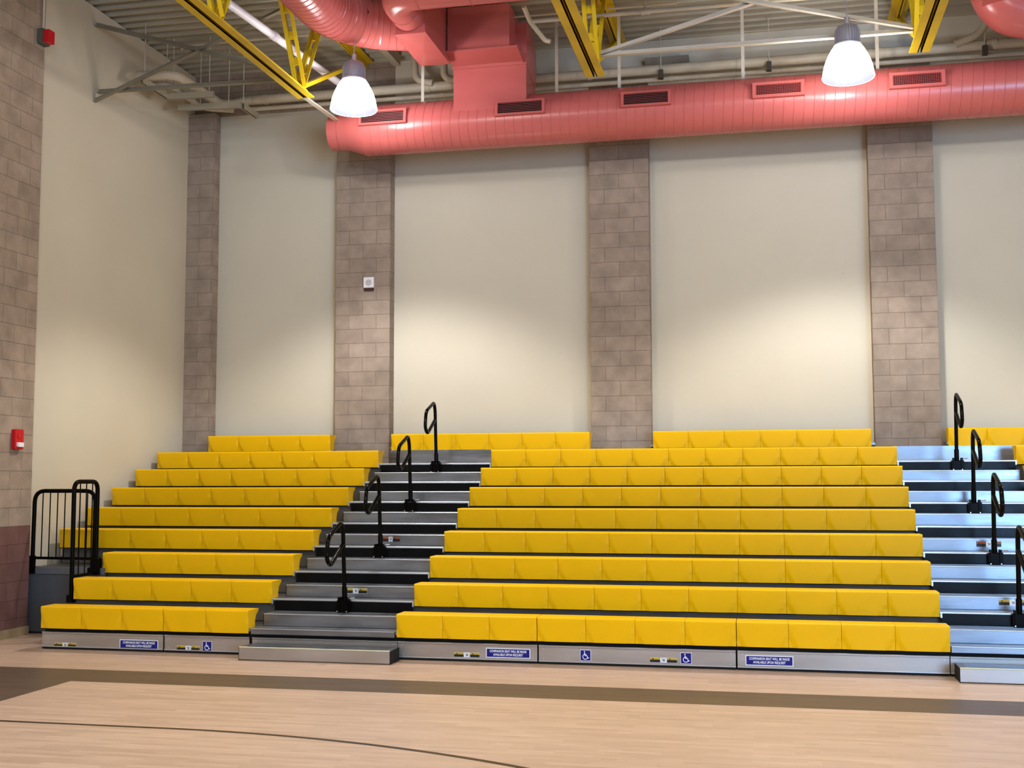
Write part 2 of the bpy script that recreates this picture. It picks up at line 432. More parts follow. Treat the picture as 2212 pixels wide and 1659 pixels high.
# ------------------------------------------------------------------ yellow seats
def seat_mesh():
    NX, NZ = 20, 12
    g = .0012; w = M-2*g
    V = []; F = []
    xs = [g+w*i/NX for i in range(NX+1)]
    def front(u, vv):   # u 0..1 across, vv 0..1 down; forward is -y
        b = 0.0 if vv < .18 else .15*((vv-.18)/.82)**1.7
        e = min(u, 1-u)
        s = max(0.0, min(1.0, (e-b)/.040+.5)); s = s*s*(3-2*s)
        fade = min(1, vv/.3)
        rec = .013*fade
        return rec*(1-s)
    prof_rows = []
    # front face from top edge to bottom
    rad = .016
    arc = [(rad-rad*math.sin(a), -rad+rad*math.cos(a)) for a in [math.radians(x) for x in (0, 22, 45, 68, 90)]]
    for (yy, zz) in arc[:-1]: prof_rows.append([(x, yy, zz) for x in xs])
    for j in range(NZ+1):
        vv = j/NZ; zz = -rad-(FH-rad)*vv
        prof_rows.append([(x, front((x-g)/w, vv), zz) for x in xs])
    tail = [(.03, -FH), (.032, -FH+.012), (.16, -FH+.012), (.175, -.19), (.168, -.12), (.19, -.06), (.235, -.03), (.25, -.018), (.25, 0.0)]
    for (yy, zz) in tail: prof_rows.append([(x, yy, zz) for x in xs])
    rows = prof_rows; m = len(rows)
    for r in rows: V += r
    n = NX+1
    for i in range(m):
        j = (i+1) % m
        for k in range(NX):
            F.append((i*n+k, j*n+k, j*n+k+1, i*n+k+1))
    F.append(tuple(i*n for i in range(m-1, -1, -1))); F.append(tuple(i*n+NX for i in range(m)))
    mb = MB(); mb.add(V, F)
    return mb
proto = seat_mesh().build('seat', YEL, None, smooth=38)
first = [True]
def bench(x, y, z, n, label, group):
    t = thing('yellow_bench', label, 'bench', group, (x, y, z))
    for j in range(n):
        o = proto if first[0] else proto.copy()
        if not first[0]: COL.objects.link(o)
        first[0] = False
        o.parent = t; o.location = (j*M, 0, 0)
ROWN = ['front', 'second', 'third', 'fourth', 'fifth', 'sixth', 'seventh', 'eighth', 'top']
GL, GM = 'yellow benches of the short left section', 'yellow benches of the long middle section'
bench(AL-5*M-.004, 0, Z1, 3, 'front yellow bench at the far left, three seats wide, left section', GL)
bench(AL-2*M, 0, Z1, 2, 'front yellow bench two seats wide, left of the floor step', GL)
bench(-.004, 0, Z1, 3, 'front yellow bench three seats wide, right of the left-hand floor step', GM)
bench(3*M, 0, Z1, 4, 'front yellow bench four seats wide, above the two wheelchair signs', GM)
bench(7*M+.004, 0, Z1, 4, 'front yellow bench four seats wide, left of the right-hand aisle', GM)
for i in range(1, 8):
    nl = 5 if i < 3 else 7
    bench(AL-nl*M, i*T, Z1+R*i, nl, 'yellow plastic bench, %s row up from the floor, short left section' % ROWN[i], GL)
    bench(0, i*T, Z1+R*i, 11, 'yellow plastic bench, %s row up from the floor, long middle section' % ROWN[i], GM)
bench(BR, 7*T, Z1+7*R, 4, 'yellow bench end at the right picture edge, just below the top row', 'yellow benches beyond the right-hand aisle')
for i in range(7):
    bench(BR, i*T, Z1+R*i, 4, 'yellow plastic bench beyond the right-hand aisle, %s row up' % ROWN[i], 'yellow benches beyond the right-hand aisle')
z = Z1+8*R
for x0, n_, wh in ((-4.256, 4, 'between corner pillar and detector pillar'), (-1.54, 6, 'between detector pillar and middle pillar'), (2.040, 6, 'between middle pillar and right pillar'), (5.70, 5, 'right of the right pillar')):
    bench(x0, 8*T, z, n_, 'top row yellow bench %s' % wh, 'yellow benches of the top row')

# ------------------------------------------------------------------ aisle handrails
def make_rail():
    t = thing('aisle_handrail', 'x', 'handrail')
    pts = fillet([(0, .02, 0), (0, -.045, .70), (0, -.10, .79), (0, -.46, .655), (0, -.505, .45), (0, -.40, .37), (0, -.05, .565)], .075, 6)
    MB().tube(pts, .0215, 12).build('loop_rail', BLKP, t, smooth=50)
    mb = MB().tube([(0, .025, -.10), (0, .012, .13)], .0275, 14); mb.build('post_sleeve', BLKP, t, smooth=50)
    mb = MB().box(-.065, .075, -.035, .035, -.11, .0, bev=.008); mb.box(-.05, -.03, -.05, .03, -.1, .03); mb.box(.04, .06, -.05, .03, -.09, .03)
    mb.build('clamp_bracket', RAILB, t)
    MB().box(-.055, .06, -.06, -.035, -.125, -.10).build('clamp_foot', RAILB, t)
    mb = MB()
    for xx in (-.05, .05): mb.tube([(xx, -.058, -.108), (xx, -.066, -.108)], .007, 8)
    mb.tube([(.06, -.02, .02), (.12, -.02, .025)], .006, 8)
    mb.build('bolt', NOSE, t)
    return t
rail = make_rail()
desc = ['lowest', 'second lowest', 'third', 'highest']
cnt = 0
for X, nm in ((-.737, 'left-hand'), (5.708, 'right-hand')):
    for q, k in enumerate((1, 3, 5, 7)):
        o = rail if cnt == 0 else copy_tree(rail)
        cnt += 1
        o.location = (X, k*T-.015, DK+R*k)
        tag(o, '%s black looped handrail standing in the %s aisle' % (desc[q], nm), 'handrail', 'looped handrails of the %s aisle' % nm)

# ------------------------------------------------------------------ guard rails at the left
t = thing('guard_rail', 'wide black guard rail with upright bars above the slate grey panel', 'railing', None, (-4.70, 1.15, .70))
xa, xb = 0.0, .765
fr = fillet([(-.012, 0, 0), (.0, 0, .905), (xb, 0, .905), (xb, 0, .0)], .13, 8)
MB().tube(fr, .023, 12).build('frame', RAILB, t, smooth=50)
MB().tube([(0, 0, .145), (xb, 0, .145)], .016, 10).build('bottom_rail', RAILB, t, smooth=50)
for i in range(1, 8):
    xx = .01+i*.094
    MB().tube([(xx-.006, 0, .145), (xx, 0, .905)], .0065, 8).build('baluster', RAILB, t, smooth=50)
for xx in (-.01, xb):
    mb = MB().box(xx-.05, xx+.06, -.045, .03, -.03, .045, bev=.01); mb.bar((xx-.005, 0, .02), (xx+.0, 0, .17), .06, .05)
    mb.build('foot_bracket', RAILB, t)
t = thing('side_guard_rail', 'narrow tall black guard rail seen end-on at the left end of the second row', 'railing', None, (-3.875, .63, .43))
fr = fillet([(0, 0, 0), (0, 0, 1.28), (-.01, .48, 1.28), (-.01, .48, .24)], .11, 8)
MB().tube(fr, .024, 12).build('frame', RAILB, t, smooth=50)
MB().tube([(0, 0, .26), (-.01, .48, .26)], .016, 10).build('bottom_rail', RAILB, t, smooth=50)
for i in range(1, 4):
    MB().tube([(0, i*.12, .26), (0, i*.12, 1.28)], .0065, 8).build('baluster', RAILB, t, smooth=50)
MB().box(-.035, .035, -.04, .035, -.02, .06, bev=.008).build('foot_bracket', RAILB, t)
MB().prism_y([(-.07, .24), (.045, .24), (.03, .42), (-.03, .46)], .44, .53).build('foot_bracket', RAILB, t)

# ------------------------------------------------------------------ signs and warning labels
def text_mesh(body, size, sx, mat, parent, loc, name='lettering', bold=.0):
    cu = bpy.data.curves.new('tmp', 'FONT'); cu.body = body; cu.size = size; cu.align_x = 'CENTER'; cu.align_y = 'CENTER'
    cu.offset = bold; cu.extrude = .0006; cu.space_line = 1.0
    o = bpy.data.objects.new('tmp', cu); COL.objects.link(o)
    bpy.context.view_layer.update()
    me = bpy.data.meshes.new_from_object(o)
    bpy.data.objects.remove(o)
    me.transform(Matrix.Diagonal((sx, 1, 1, 1))); me.transform(Matrix.Rotation(math.pi/2, 4, 'X'))
    me.materials.clear(); me.materials.append(mat)
    q = link(name, me, parent); q.location = loc
    return q
def companion(x0, x1, zc, label):
    w = x1-x0; h = .092
    t = thing('companion_seat_sign', label, 'sign', 'companion seat signs', ((x0+x1)/2, .0315, zc))
    MB().box(-w/2, w/2, .004, .0065, -h/2, h/2).build('border', SIGNW, t)
    pn = MB().box(-w/2+.009, w/2-.009, .0025, .0045, -h/2+.009, h/2-.009).build('panel', BLUE, t)
    text_mesh('COMPANION SEAT WILL BE MADE', .031, .74, SIGNW, pn, (0, .0018, .0155), bold=.0009)
    text_mesh('AVAILABLE UPON REQUEST', .031, .74, SIGNW, pn, (0, .0018, -.0165), bold=.0009)
companion(-2.94, -2.513, .072, 'blue companion seat sign on the leftmost kick panel')
companion(.872, 1.30, .091, 'blue companion seat sign just right of the first floor step')
companion(3.278, 3.70, .091, 'blue companion seat sign on the bluish right-hand kick panel')
def ring_pts(cx, cz, r, a0, a1, n=18):
    return [(cx+r*math.cos(math.radians(a0+(a1-a0)*i/n)), 0, cz+r*math.sin(math.radians(a0+(a1-a0)*i/n))) for i in range(n+1)]
def wheelchair(xc, zc, label):
    s = .1
    t = thing('wheelchair_sign', label, 'sign', 'wheelchair signs', (xc, .0315, zc))
    MB().box(-.051, .051, .004, .0065, -.051, .051).build('border', SIGNW, t)
    pn = MB().box(-.046, .046, .0025, .0045, -.046, .046).build('panel', BLUE, t)
    mb = MB()
    def strip(P, w):
        for a, b in zip(P[:-1], P[1:]): mb.bar(a, b, .0012, w, up=(0, 0, 1) if abs(b[0]-a[0]) > abs(b[2]-a[2])*.3 else (1, 0, 0))
    # flat pictogram built of thin rounded strokes
    def stroke(P, r): mb.tube([(p[0], .0022, p[2]) for p in P], r, 8)
    stroke(ring_pts(-.002, -.012, .023, 105, 340), .0034)
    stroke([(-.009, 0, .025), (-.007, 0, .0005)], .0046)
    stroke([(-.008, 0, -.001), (.012, 0, -.001)], .0040)
    stroke([(.012, 0, .0), (.023, 0, -.026)], .0040)
    stroke([(.022, 0, -.026), (.033, 0, -.022)], .0036)
    stroke([(-.007, 0, .010), (.009, 0, .010)], .003)
    mb.v = [(x, .0022+(y-.0022)*.12, z) for x, y, z in mb.v]
    mb.tube([(-.0095, .0016, .0345), (-.0095, .0028, .0345)], .0062, 16)
    mb.build('pictogram', SIGNW, pn)
wheelchair(-1.98, .073, 'wheelchair sign on the short kick panel left of the first floor step')
wheelchair(1.822, .092, 'wheelchair sign left of the warning sticker on the kick panel with two signs')
wheelchair(2.747, .092, 'wheelchair sign directly right of the warning sticker, kick panel with two signs')
def warning(xc, y, zc, head, label, w=.25, h=.045):
    t = thing('warning_sticker', label, 'sticker', 'warning stickers', (xc, y, zc))
    MB().box(-w/2, w/2, .001, .002, -h/2, h/2).build('backing', SIGNW if head is LYEL else LBLK, t)
    for s in (-1, 1):
        c = s*w*.31; hw = w*.185
        hd = MB().box(c-hw, c+hw, -.0005, .0012, h*.08, h*.46).build('header', head, t)
        MB().box(c-hw, c+hw, -.0005, .0012, -h*.44, h*.08).build('text_panel', LBLK, t)
        m2 = MB(); m2.prism_y([(c-hw*.6, h*.14), (c-hw*.42, h*.42), (c-hw*.24, h*.14)], -.0012, -.0004); m2.build('triangle', LBLK, hd)
    pp = MB().box(-w*.115, w*.115, -.0007, .001, -h*.5, h*.5).build('picture_panel', SIGNW, t)
    m3 = MB()
    m3.bar((-.012, -.0013, .012), (.006, -.0013, -.002), .001, .005, up=(1, 0, 1)); m3.bar((.0, -.0013, .003), (.016, -.0013, .010), .001, .004, up=(1, 0, 1))
    m3.bar((.004, -.0013, -.001), (-.008, -.0013, -.013), .001, .004, up=(1, 0, -1)); m3.bar((.004, -.0013, -.001), (.015, -.0013, -.010), .001, .004, up=(1, 0, -1))
    m3.build('falling_figure', LBLK, pp)
PY = .0375
warning(-3.555, PY, .045, LYEL, 'yellow and black warning sticker near the left end of the kick panels')
warning(-2.185, PY, .050, LYEL, 'yellow and black warning sticker beside the wheelchair sign, left kick panel')
warning(.685, PY, .064, LYEL, 'yellow and black warning sticker left of the second companion seat sign')
warning(2.542, PY, .068, LYEL, 'yellow and black warning sticker on the kick panel with two wheelchair signs')
warning(-.708, T+.255-.002, .570, LYEL, 'yellow warning sticker on the second half step, left-hand aisle', .25, .055)
warning(-.700, 3*T+.255-.002, 1.050, LORA, 'orange warning sticker on the fourth half step, left-hand aisle', .22, .055)
warning(5.705, T+.255-.002, .570, LYEL, 'yellow warning sticker on the second half step, right-hand aisle', .25, .055)
warning(5.700, 3*T+.255-.002, 1.050, LORA, 'orange warning sticker on the fourth half step, right-hand aisle', .24, .055)

# ------------------------------------------------------------------ wall devices
t = thing('smoke_detector', 'small white square detector high on the tan block pillar', 'detector', None, (-2.0, CY, 4.52))
MB().box(-.075, .075, -.03, 0, -.075, .08, bev=.008).build('housing', WHITE, t)
mb = MB().tube([(0, -.03, 0), (0, -.036, 0)], .045, 24); mb.build('sounder_grille', WGREY, t)
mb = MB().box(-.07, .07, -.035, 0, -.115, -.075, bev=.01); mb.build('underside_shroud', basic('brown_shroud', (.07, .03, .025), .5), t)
t = thing('fire_alarm', 'red fire alarm strobe on the block pilaster, above the maroon band', 'alarm', None, (-4.655, .69, 2.18))
MB().box(0, .05, -.075, .075, -.11, .11, bev=.008).build('housing', REDA, t)
MB().box(.05, .075, -.05, .05, -.085, -.035, bev=.008).build('strobe_lens', WHITE, t)
mb = MB().tube([(.05, 0, .04), (.056, 0, .04)], .036, 20); mb.build('horn', REDA, t)
t = thing('alarm_horn', 'red box on a grey junction box hanging from conduit, top left', 'alarm', None, (-4.655, .93, 6.85))
MB().box(0, .07, -.075, .075, -.09, .09, bev=.012).build('junction_box', BOXG, t)
MB().box(.07, .14, -.06, .06, -.075, .075, bev=.008).build('red_cover', REDA, t)
MB().tube([(.03, 0, .09), (.03, 0, .93)], .012, 10).build('conduit', WHITEB, t, smooth=50)

# ------------------------------------------------------------------ yellow roof trusses
BC = 6.52; TC = 7.78
def truss(X, label):
    t = thing('roof_truss', label, 'truss', 'yellow roof trusses', (X, 0, BC))
    yend = 2.72; y0 = -14
    for nm, z0, ya, yb, hh in (('bottom_chord', 0, y0, yend, .10), ('top_chord', TC-BC-.10, y0, CY+.1, .10)):
        mb = MB()
        for s in (-1, 1):
            a, b = (.012, .112) if s > 0 else (-.112, -.012)
            zf = 0 if nm == 'bottom_chord' else hh-.012
            mb.box(min(a, b), max(a, b), ya, yb, z0+zf, z0+zf+.012)
            xx = .012*s
            mb.box(min(xx, xx+.012*s), max(xx, xx+.012*s), ya, yb, z0, z0+hh)
        mb.build(nm, TRY, t)
    nodes_b = [2.55, .28, -1.99, -4.26, -6.53]
    webs = [((2.55), 4.75, 'end')]
    for i, yb in enumerate(nodes_b):
        webs.append((yb, yb+.62, 'w')); webs.append((yb, yb-.62, 'w'))
    for yb, yt, kd in webs:
        mb = MB()
        a = Vector((0, yb, .09)); b = Vector((0, yt, TC-BC-.08))
        wd = .045
        if kd == 'end':
            mb.bar(a, b, .07, .05, up=(0, -1, 1))
        else:
            for s in (-1, 1):
                off = Vector((s*.038, 0, 0))
                mb.bar(a+off, b+off, .010, .062, up=(0, 1, 0)); mb.bar(a+off+Vector((s*.02, -.028, 0)), b+off+Vector((s*.02, -.028, 0)), .045, .008, up=(0, 1, 0))
            n_ = 3
            for i in range(1, n_+1):
                c = a+(b-a)*(i/(n_+1)); mb.bar(c-Vector((0, 0, .05)), c+Vector((0, 0, .05)), .07, .03, up=(0, 1, 0))
        mb.build('web', TRY, t)
    return t
truss(-2.1, 'yellow truss left of the glowing left lamp, its lower chord ending before the wall')
truss(1.58, 'yellow truss reaching down between the two lamps above the middle pillar')
truss(5.27, 'yellow truss right of the glowing right lamp above the right pillar')
o = MB().bar((-2.1, 2.7, 6.52), (-2.1, CY, 6.60), .07, .012).build('stabiliser_bar', WHITEB)
tag(o, 'thin cream bar from the left truss end to the duct end', 'bar')

# cross bracing
BY = 2.6
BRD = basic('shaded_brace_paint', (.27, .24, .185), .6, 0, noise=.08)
def brace(name, a, b, label, grp='cream cross bracing bars'):
    mb = MB(); a = Vector(a); b = Vector(b)
    mb.bar(a, b, .06, .007); mb.bar(a+Vector((0, .03, .03)), b+Vector((0, .03, .03)), .007, .06)
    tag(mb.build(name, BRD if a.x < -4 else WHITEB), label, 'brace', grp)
brace('bracing_bar', (1.66, BY, 6.72), (5.19, BY, 6.72), 'level cream bar between the middle and right yellow trusses')
brace('bracing_bar', (1.66, BY, 6.74), (5.19, BY+.02, 7.66), 'cream diagonal rising right from the middle truss foot')
brace('bracing_bar', (5.19, BY-.04, 6.74), (1.66, BY-.04, 7.66), 'cream diagonal passing behind the right lamp top, falling right')
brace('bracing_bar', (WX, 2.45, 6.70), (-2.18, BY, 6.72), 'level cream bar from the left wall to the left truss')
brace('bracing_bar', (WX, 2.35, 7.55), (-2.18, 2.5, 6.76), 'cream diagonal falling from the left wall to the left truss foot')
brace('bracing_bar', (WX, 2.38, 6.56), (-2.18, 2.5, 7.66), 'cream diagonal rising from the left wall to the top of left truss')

# white straight pipe behind the left truss
t = thing('white_pipe', 'bright white straight pipe passing behind the left yellow truss', 'pipe', None, (-2.47, 1.25, 7.2))
MB().tube([(0, 0, 0), (.335, 3.55, 0)], .05, 16).build('pipe_run', WHPIPE, t, smooth=50)
MB().tube([(.10, 1.02, 0), (.11, 1.12, 0)], .058, 16).build('coupling', WHPIPE, t, smooth=50)

# ------------------------------------------------------------------ ducts
DR, DY, DZ = .335, 4.0, 6.375+.07
t = thing('supply_duct', 'long salmon round duct running level along the back wall', 'duct', None, (0, DY, DZ))
mb = MB(); NS = 56; pitch = .122
rings = []
def ring(x, r, hel=0.0): rings.append((x, r, hel))
ring(-2.24, 0.0); ring(-2.24, .205); ring(-2.235, .235); ring(-2.09, .235); ring(-2.09, .245); ring(-1.98, .25); ring(-1.74, DR)
x = -1.70
while x < 8.4:
    ring(x-.004, DR, 1); ring(x, DR+.0045, 1); ring(x+.004, DR, 1)
    x += pitch
ring(8.4, DR, 0); ring(8.4, 0)
v = []
for (x, r, h) in rings:
    for k in range(NS):
        a = 2*math.pi*k/NS
        v.append((x+h*pitch*.35*math.sin(a)*.5, -r*math.cos(a), r*math.sin(a)))
f = [(i*NS+k, (i+1)*NS+k, (i+1)*NS+(k+1) % NS, i*NS+(k+1) % NS) for i in range(len(rings)-1) for k in range(NS)]
mb.add(v, f); mb.build('duct_body', SAL, t, smooth=40)
GR = [(-1.40, 'first', 0, .66), (.46, 'second', 0, .655), (2.085, 'third', 0, .63), (3.72, 'fourth', 1, .63), (5.35, 'fifth', 1, .645), (6.98, 'sixth', 1, .645)]
for gx, nm, grid, gw in GR:
    g = thing('duct_grille', 'salmon louvred air grille, %s from left on the long round duct' % nm, 'grille', 'air grilles of the long round duct', (gx, DY-.352, DZ+.068))
    g.rotation_euler = (math.radians(-6), 0, 0)
    w, h = gw/2, .10; b = .036 if not grid else .045
    mb = MB()
    mb.box(-w, w, -.02, .06, h-b+.010, h); mb.box(-w, w, -.02, .06, -h, -h+b-.010); mb.box(-w, -w+b, -.02, .06, -h+b-.010, h-b+.010); mb.box(w-b, w, -.02, .06, -h+b-.010, h-b+.010)
    mb.build('grille_frame', SAL, g)
    MB().box(-w+b, w-b, .01, .02, -h+b-.012, h-b+.012).build('dark_opening', DARKIN, g)
    mb = MB(); z0 = -h+b-.012; z1 = h-b+.012
    nb = 7
    for i in range(nb):
        zz = z0+(z1-z0)*(i+.5)/nb
        mb.bar((-w+b, -.006, zz), (w-b, -.006, zz), .018, .0035, up=(0, -.35, 1))
    mb.build('louvre_blades', SALD, g)
    if grid:
        mb = MB()
        for i in range(26):
            xx = -w+b+(2*w-2*b)*(i+.5)/26
            mb.box(xx-.0022, xx+.0022, -.016, -.010, z0, z1)
        mb.build('vertical_blades', SALD, g)
# hanger straps
for i, x in enumerate((-.945, .886, 1.712, 3.291, 4.93)):
    o = MB().box(x-.021, x+.021, DY-.02, DY-.014, DZ+DR-.03, ZC).build('hanger_strap', WHITEB)
    tag(o, 'white flat strap holding the long duct, %s strap from left' % ORD[i+1], 'strap', 'white straps above the long duct')
# riser box above the duct
t = thing('duct_riser_box', 'salmon rectangular riser box standing on the long round duct', 'duct', None, (0, 0, 0))
mb = MB()
mb.prism_x([(3.675, 6.47), (4.30, 6.6), (4.30, 7.10), (3.675, 7.10)], -.433, .54)
mb.build('lower_box', SAL, t)
mb = MB()
mb.prism_x([(3.66, 7.095), (3.66, 7.13), (3.30, 7.19), (3.30, 7.21), (4.33, 7.21), (4.33, 7.09)], -.445, .50); mb.build('transition_collar', SAL, t)
mb = MB(); mb.box(-.42, .395, 3.32, 4.15, 7.20, ZC-.02); mb.build('upper_box', SAL, t)
mb = MB(); mb.prism_x([(4.33, 7.0), (4.33, 7.42), (4.20, 7.62), (4.0, 7.66), (3.7, 7.66), (3.7, 7.09), (4.0, 7.0)], .38, .545); mb.build('side_hood', SAL, t)
mb = MB(); mb.box(-.445, .55, 3.655, 3.675, 7.085, 7.11); mb.build('flange', SAL, t)
# end box with two round ducts
t = thing('duct_end_box', 'salmon rectangular duct box with creased underside between the round elbows', 'duct', None, (0, 0, 0))
x0, x1, ya, yb, zb = -.81, -.44, 2.37, 3.47, 7.10
mb = MB(); mb.box(x0, x1, ya, yb, zb, ZC-.02)
mb.build('box_body', SAL, t)
mb = MB(); cx, cyy = (x0+x1)/2, (ya+yb)/2
mb.add([(x0-.01, ya-.01, zb), (x1+.01, ya-.01, zb), (x1+.01, yb+.01, zb), (x0-.01, yb+.01, zb), (cx, cyy, zb-.022)], [(0, 1, 4), (1, 2, 4), (2, 3, 4), (3, 0, 4), (3, 2, 1, 0)])
mb.box(x0-.012, x1+.012, ya-.012, yb+.012, zb, zb+.02)
mb.build('creased_end_cap', SAL, t)
def round_duct(name, pts, r, label, ribs=.12):
    t = thing(name, label, 'duct', None, tuple(pts[0]))
    o0 = Vector(pts[0]); P = [Vector(p)-o0 for p in pts]
    Q = [P[0]]; S = [r]; L = 0; nxt = ribs
    for a, b in zip(P[:-1], P[1:]):
        seg = (b-a).length; d = (b-a).normalized()
        while L+seg >= nxt:
            q = a+(b-a)*((nxt-L)/seg)
            for o_, rr in ((-.005, r), (-.002, r+.007), (.002, r+.007), (.005, r)): Q.append(q+d*o_); S.append(rr)
            nxt += ribs
        L += seg
        Q.append(b+d*.006); S.append(r)
    MB().tube(Q, S, 44).build('duct_body', SAL, t, smooth=35)
    return t
r1 = .30
zz = 7.10+r1-.005
pts = [(-1.62, -3.5, zz), (-1.62, .5, zz), (-1.62, 1.9, zz)]
cxx, cyy = -1.62+.95, 1.9
for i in range(1, 25):
    a = math.pi-math.pi/2*i/24
    pts.append((cxx+.95*math.cos(a), cyy+.95*math.sin(a), zz))
pts.append((-.80, 2.85, zz)) if pts[-1][0] < -.81 else None
pts = [p for p in pts if p[0] <= -.80]
pts.append((-.80, 2.85, zz))
round_duct('duct_elbow', pts, r1, 'large glossy salmon spiral duct curving down from the top left of centre', .105)
r2 = .20; zz = 7.13+r2
pts = [(3.4, 1.72, zz), (.5, 1.72, zz), (-.35, 1.72, zz)]
cxx, cyy = -.35, 1.72+.29
for i in range(1, 11):
    a = -math.pi/2-math.pi/2*i/10
    pts.append((cxx+.29*math.cos(a), cyy+.29*math.sin(a), zz))
pts.append((-.64, 2.37, zz))
round_duct('branch_duct', pts, r2, 'smaller salmon round duct running right along the top picture edge', .62)
# unit at the top right
t = thing('corner_duct_unit', 'salmon duct elbow with a rectangular box at the top right corner', 'duct', None, (6.2, 3.0, 7.2))
pts = [Vector((-.02, .25, .9)), Vector((-.02, .25, .35)), Vector((.02, .25, .12)), Vector((.16, .25, -.06)), Vector((.40, .25, -.13)), Vector((.8, .25, -.14)), Vector((2.5, .25, -.14))]
MB().tube(fillet(pts, .2, 4), .30, 36).build('elbow', SAL, t, smooth=50)
MB().tube([(.42, .25, -.14), (.48, .25, -.14)], .31, 36).build('seam_band', SAL, t, smooth=50)
MB().box(-.18, 1.8, -.45, .1, -.06, .58).build('box_body', SAL, t)

# ------------------------------------------------------------------ pipes at the back wall
t = thing('wall_pipe', 'thick cream pipe running along the top of the back wall', 'pipe', 'cream pipes along the back wall', (0, 4.68, 7.235))
MB().tube([(-3.9, 0, .0), (8.4, 0, 0)], .068, 18).build('pipe_run', CREAMP, t, smooth=50)
for x in (-3.55, -1.1, .1, 1.2, 3.2, 5.0, 6.4):
    MB().tube([(x, 0, 0), (x+.06, 0, 0)], .076, 18).build('coupling', CREAMP, t, smooth=50)
t = thing('small_wall_pipe', 'thinner cream pipe just beneath the thick wall pipe', 'pipe', 'cream pipes along the back wall', (0, 4.68, 7.10))
MB().tube([(-3.8, 0, 0), (8.4, 0, 0)], .030, 12).build('pipe_run', CREAMP, t, smooth=50)
for x in (-.9, 2.3, 4.1):
    MB().tube([(x, 0, 0), (x+.05, 0, 0)], .036, 12).build('coupling', CREAMP, t, smooth=50)
# risers joining the wall pipe
for (x, z1, lab) in ((-.98, 7.8, 'left'), (-.62, 7.8, 'right')):
    pts = fillet([(0, 0, 0), (-.25 if lab == 'left' else -.2, 0, .06), (-.27 if lab == 'left' else -.2, 0, .3), (-.27 if lab == 'left' else -.2, 0, .56)], .12, 6)
    o = MB().tube(pts, .05, 14).build('riser_pipe', CREAMP, None, smooth=50); o.location = (x, 4.60, 7.26)
    tag(o, 'cream bent riser pipe below the creased duct box, %s one of two' % lab, 'pipe', 'bent riser pipes')
pts = fillet([(0, 0, 0), (.28, 0, .10), (.42, 0, .30), (.42, 0, .6)], .15, 6)
o = MB().tube(pts, .05, 14).build('riser_pipe', CREAMP, None, smooth=50); o.location = (5.95, 4.60, 7.25)
tag(o, 'cream bent riser pipe below the corner duct unit at top right', 'pipe')
# pipe group bending at the left wall
for i, raw in enumerate((((-4.62, 3.02, 7.10), (-4.08, 3.05, 7.10), (-4.10, 4.50, 7.12), (-3.75, 4.66, 7.23)), ((-4.64, 3.36, 7.09), (-4.36, 3.38, 7.09), (-4.38, 4.45, 7.09), (-4.0, 4.64, 7.10)))):
    pts = fillet(raw, .22, 7)
    P = [Vector(p)-Vector(pts[0]) for p in pts]
    o = MB().tube(P, .066 if i == 0 else .045, 14).build('offset_pipe', CREAMP, None, smooth=50); o.location = pts[0]
    tag(o, ('cream pipe with a shiny bend near the left wall' if i == 0 else 'second cream bent pipe resting on the hung channels'), 'pipe', 'bent cream pipes by the left wall')
CH = basic('strut_channel_paint', (.46, .42, .33), .5, .2, noise=.08)
def channel(a, b, label, rods):
    mb = MB(); a = Vector(a); b = Vector(b); c = a.copy()
    t = thing('strut_channel', label, 'channel', 'hung strut channels by the left wall', tuple(a))
    d = b-a; sd = d.normalized().cross(Vector((0, 0, 1)))
    mb.bar((0, 0, .04), d+Vector((0, 0, .04)), .045, .004)
    mb.bar(sd*.022, d+sd*.022, .004, .085); mb.bar(-sd*.022, d-sd*.022, .004, .085)
    mb.build('channel_body', CH, t)
    for q in rods:
        p = d*q
        MB().tube([p+Vector((0, 0, .04)), (p.x, p.y, ZC-a.z)], .006, 6).build('threaded_rod', WHITEB, t)
channel((-4.49, 2.90, 7.0), (-4.49, 3.68, 7.0), 'cream channel pointing at the camera, nearest the left wall', (.1, .85))
channel((-4.47, 3.56, 6.98), (-3.80, 3.60, 6.98), 'upper level cream channel behind the left wall channel', (.12, .9))
channel((-4.55, 4.02, 6.97), (-3.62, 4.08, 6.97), 'lower level cream channel above the corner pillar', (.35, .8))
channel((-3.62, 4.12, 6.97), (-3.62, 4.63, 6.97), 'short cream channel hanging in front of the wall panel left of the truss', (.05,))
# sprinkler line near the deck
t = thing('sprinkler_pipe', 'thin cream pipe with a tee crossing behind the middle truss', 'pipe', None, (.76, 2.95, 7.36))
MB().tube(fillet([(-.05, -.25, .1), (-.02, 0, 0), (.1, .35, -.12), (.17, .35, -.14)], .05, 4), .03, 12).build('elbow', CREAMP, t, smooth=50)
MB().tube([(0, 0, 0), (5.4, 0, 0)], .028, 12).build('pipe_run', CREAMP, t, smooth=50)
MB().tube([(1.35, 0, 0), (1.46, 0, 0)], .038, 12).build('tee', CREAMP, t, smooth=50)
MB().tube([(1.40, 0, 0), (1.40, 0, .12)], .018, 10).build('sprinkler_head', CREAMP, t, smooth=50)
t = thing('conduit', 'thin cream conduit under the roof deck near the left wall', 'conduit', None, (-4.3, 3.6, 7.70))
MB().tube([(0, 0, -.05), (.06, 0, 0), (6.8, 0, 0)], .014, 8).build('conduit_run', CREAMP, t)
MB().box(.85, .89, -.4, .1, -.03, .02).build('support_channel', CH, t)
